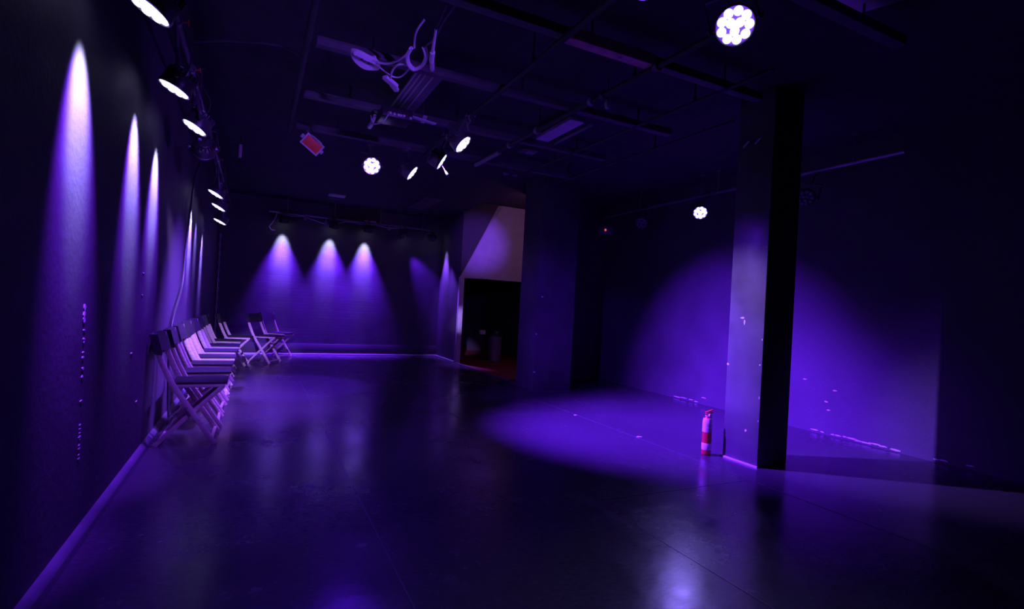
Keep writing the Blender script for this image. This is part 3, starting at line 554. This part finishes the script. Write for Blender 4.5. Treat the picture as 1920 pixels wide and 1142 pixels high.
# ------------------------------------------------------------------ folding chairs
def sweep(pts, w, d, yc):      # rectangular section swept along an x-z curve; w across (y), d in the curve's plane
    P = smooth_path([(x, yc, z) for x, z in pts], 4); mb_ = MB(); vv = []; k = len(P)
    for i, p in enumerate(P):
        t_ = (P[min(i+1, k-1)]-P[max(i-1, 0)]).normalized(); n_ = Vector((t_.z, 0, -t_.x))
        for a, b in ((-1, -.7), (-.7, -1), (.7, -1), (1, -.7), (1, .7), (.7, 1), (-.7, 1), (-1, .7)): vv.append(p+Vector((0, a*w/2, 0))+n_*b*d/2)
    ff = [(i*8+j, i*8+(j+1) % 8, (i+1)*8+(j+1) % 8, (i+1)*8+j) for i in range(k-1) for j in range(8)]
    ff += [tuple(reversed(range(8))), tuple((k-1)*8+j for j in range(8))]
    return mb_.add(vv, ff)
def make_chair():
    t = thing('folding_chair', 'x', 'folding chair', (0, 0, 0))
    LONG = [(-.038, .885), (0.0, .73), (.10, .50), (.25, .265), (.42, .004)]
    for s_ in (-1, 1):
        sweep(LONG, 0.022, 0.040, s_*0.215).build('leg', 'wood', t)
        sweep([(.0, .004), (.16, .175), (.32, .335), (.455, .470)], 0.022, 0.034, s_*0.188).build('leg', 'wood', t)
        MB().box((.07, s_*0.165-.011, .462), (.47, s_*0.165+.011, .488), ch=0.004).build('seat_rail', 'wood', t)
        o = MB().tube([(.215, s_*.175, .318), (.215, s_*.235, .318)], 0.007, 10).build('pivot_bolt', 'steel', t); o.location = (-0.004, 0, -0.01)
    st = MB(); n1, n2 = 8, 10; vv = []
    for zz in (0.008, -0.008):
        for i in range(n1+1):
            for j in range(n2+1):
                u, v = i/n1, j/n2; sag = -0.022*math.sin(math.pi*v)*(.5+.5*math.sin(math.pi*u)); vv.append((.085+u*.395, -.178+v*.356, .497+sag+zz))
    N = (n1+1)*(n2+1); ff = []
    I = lambda i, j, k: k*N+i*(n2+1)+j
    for i in range(n1):
        for j in range(n2): ff += [(I(i, j, 0), I(i+1, j, 0), I(i+1, j+1, 0), I(i, j+1, 0)), (I(i, j, 1), I(i, j+1, 1), I(i+1, j+1, 1), I(i+1, j, 1))]
    for i in range(n1): ff += [(I(i, 0, 0), I(i, 0, 1), I(i+1, 0, 1), I(i+1, 0, 0)), (I(i, n2, 0), I(i+1, n2, 0), I(i+1, n2, 1), I(i, n2, 1))]
    for j in range(n2): ff += [(I(0, j, 0), I(0, j+1, 0), I(0, j+1, 1), I(0, j, 1)), (I(n1, j, 0), I(n1, j, 1), I(n1, j+1, 1), I(n1, j+1, 0))]
    st.add(vv, ff).build('seat', 'canvas', t)
    # backrest: a canvas sleeve round both posts, bowed backwards between them
    bk = MB(); vv = []; rows = ((0.0, .735), (-.01, .78), (-.025, .835), (-.04, .893)); K = 14
    for side_ in (1, -1):
        for (x, z) in rows:
            for j in range(K+1):
                v = j/K; y = -.236+v*.472; bow = -.03*math.sin(math.pi*v)**.8; th = 0.026 if (v < .1 or v > .9) else 0.005
                vv.append((x+bow+th*side_, y, z))
    R4 = 4*(K+1); ff = []
    J = lambda s2, i, j: s2*R4+i*(K+1)+j
    for i in range(3):
        for j in range(K): ff += [(J(0, i, j), J(0, i, j+1), J(0, i+1, j+1), J(0, i+1, j)), (J(1, i, j), J(1, i+1, j), J(1, i+1, j+1), J(1, i, j+1))]
        ff += [(J(0, i, 0), J(0, i+1, 0), J(1, i+1, 0), J(1, i, 0)), (J(0, i, K), J(1, i, K), J(1, i+1, K), J(0, i+1, K))]
    for j in range(K): ff += [(J(0, 0, j), J(1, 0, j), J(1, 0, j+1), J(0, 0, j+1)), (J(0, 3, j), J(0, 3, j+1), J(1, 3, j+1), J(1, 3, j))]
    bk.add(vv, ff).build('backrest', 'canvas', t)
    MB().bar((.395, -.205, .045), (.395, .205, .045), 0.024, 0.016, (0, 0, 1), 0.003).build('crossbar', 'wood', t)
    MB().bar((.028, -.178, .035), (.028, .178, .035), 0.024, 0.016, (0, 0, 1), 0.003).build('crossbar', 'wood', t)
    MB().bar((.44, -.178, .452), (.44, .178, .452), 0.024, 0.018, (0, 0, 1), 0.003).build('crossbar', 'wood', t)
    return t
gc = 'folding chairs in the row along the left wall'
spec = [(-.66, 5.12, 0, 'nearest folding chair of the row along the left wall, black canvas on pale wood'),
        (-.655, 5.72, 2, 'second folding chair from the viewer in the row along the left wall'),
        (-.66, 6.34, -1, 'third folding chair from the viewer in the row along the left wall'),
        (-.655, 7.02, 1, 'fourth folding chair from the viewer in the row along the left wall'),
        (-.66, 7.74, -2, 'fifth folding chair from the viewer in the row along the left wall'),
        (-.65, 8.52, 1, 'sixth folding chair from the viewer in the row along the left wall'),
        (-.65, 9.42, 0, 'next to last folding chair of the row along the left wall'),
        (-.50, 10.30, -6, 'farthest folding chair of the row, standing a little forward of the others')]
ch0 = make_chair(); first = True
def place(x, y, a, lab, grp):
    global first
    c = ch0 if first else dup(ch0); first = False
    c.location = (x, y, 0); c.rotation_euler = (0, 0, math.radians(a)); c['label'] = lab; c['group'] = grp
for s_ in spec: place(*s_, gc)
place(.01, 10.756, -27, 'folding chair turned towards the viewer at the far left, nearer of that pair', 'pair of folding chairs by the far wall')
place(.25, 11.78, -33, 'folding chair close to the far wall, behind the one turned to the viewer', 'pair of folding chairs by the far wall')

# ------------------------------------------------------------------ fire extinguisher
t = thing('fire_extinguisher', 'small red fire extinguisher with white labels beside the near pillar', 'fire extinguisher', (3.80, 3.5, 0))
MB().lathe([(0.001, 0.004), (0.036, 0.0), (0.040, 0.006), (0.042, 0.02), (0.042, .300), (0.040, .318), (0.033, .338), (0.022, .350), (0.018, .356), (0.018, .366), (0.001, .366)], 36).build('cylinder', 'ext', t)
MB().lathe([(0.0426, .212), (0.0434, .213), (0.0434, .302), (0.0412, .320), (0.0345, .338), (0.0335, .338)], 36).build('upper_label', 'label', t)
MB().lathe([(0.0428, .05), (0.0432, .051), (0.0432, .110), (0.0428, .111)], 36).build('lower_label', 'label', t)
pr = MB()
for z in (.285, .272, .262, .245, .235, .225, .215):
    n = 9; a0 = math.radians(-150); vv = []
    for j in range(n):
        a = a0+math.radians(70)*j/(n-1)
        for dz in (0, .004):
            for rr in (.0430, .0436): vv.append((rr*math.cos(a), rr*math.sin(a), z+dz))
    ff = []
    for j in range(n-1):
        b = j*4; ff += [(b, b+1, b+5, b+4), (b+2, b+6, b+7, b+3), (b+1, b+3, b+7, b+5), (b, b+4, b+6, b+2)]
    pr.add(vv, ff)
pr.build('label_lines', 'print', t)
MB().lathe([(0.020, .352), (0.024, .354), (0.024, .378), (0.016, .384), (0.001, .384)], 20).build('valve', 'label', t)
MB().bar((-.03, 0, .375), (.055, 0, .388), 0.022, 0.008, (0, 0, 1), 0.002).build('carry_handle', 'red', t)
MB().bar((-.03, 0, .392), (.058, 0, .410), 0.022, 0.010, (0, 0, 1), 0.002).build('lever', 'red', t)
MB().tube([(.0, -.02, .366), (.0, -.034, .366)], 0.014, 14).build('gauge', 'pale', t)
MB().tube(smooth_path([(.02, .0, .365), (.045, .005, .36), (.052, .01, .30), (.050, .012, .2), (.049, .012, .12)]), 0.0065, 9).build('hose', 'plastic', t)
MB().tube([(.049, .012, .12), (.049, .012, .07)], [0.007, 0.011], 10).build('nozzle', 'plastic', t)

# ------------------------------------------------------------------ small things on the floor
mb = MB(); flake(mb, (3.60, 4.20, 0), (0, 0, 1), 0.07, 0.05, 0.006); o = mb.build('floor_fleck', 'chip'); tag(o, 'pale fleck standing for a glint on the bright part of the floor', 'tape')  # pale flake laid where the floor shows a glint
mb = MB(); flake(mb, (3.545, 5.30, 0), (0, 0, 1), 0.04, 0.03, 0.004); o = mb.build('floor_fleck', 'chip'); tag(o, 'tiny pale scrap on the floor seam left of the extinguisher', 'tape')
# dark bin in the doorway
t = thing('waste_bin', 'tall dark cylindrical bin standing inside the dark doorway', 'bin', (5.10, 11.15, 0))
MB().lathe([(0.001, 0), (0.14, 0), (0.15, 0.01), (0.155, .58), (0.16, .60), (0.001, .60)], 28).build('body', 'vent', t)
MB().lathe([(0.165, .585), (0.168, .60), (0.165, .64), (0.13, .70), (0.06, .73), (0.001, .735)], 28).build('lid', 'plastic', t)
t = thing('folded_cloth_stand', 'small pale patch of a low stand left of the bin in the doorway', 'stand', (4.82, 11.3, 0))
MB().tube([(0, 0, 0), (0, 0, .66)], 0.012, 8).build('post', 'plastic', t); MB().box((-.07, -.04, .60), (.07, .04, .70), ch=0.01).build('head', 'pale', t)
MB().lathe([(0.001, 0), (0.09, 0), (0.09, .012), (0.001, .02)], 18).build('base', 'plastic', t)
t.name = 'low_stand'
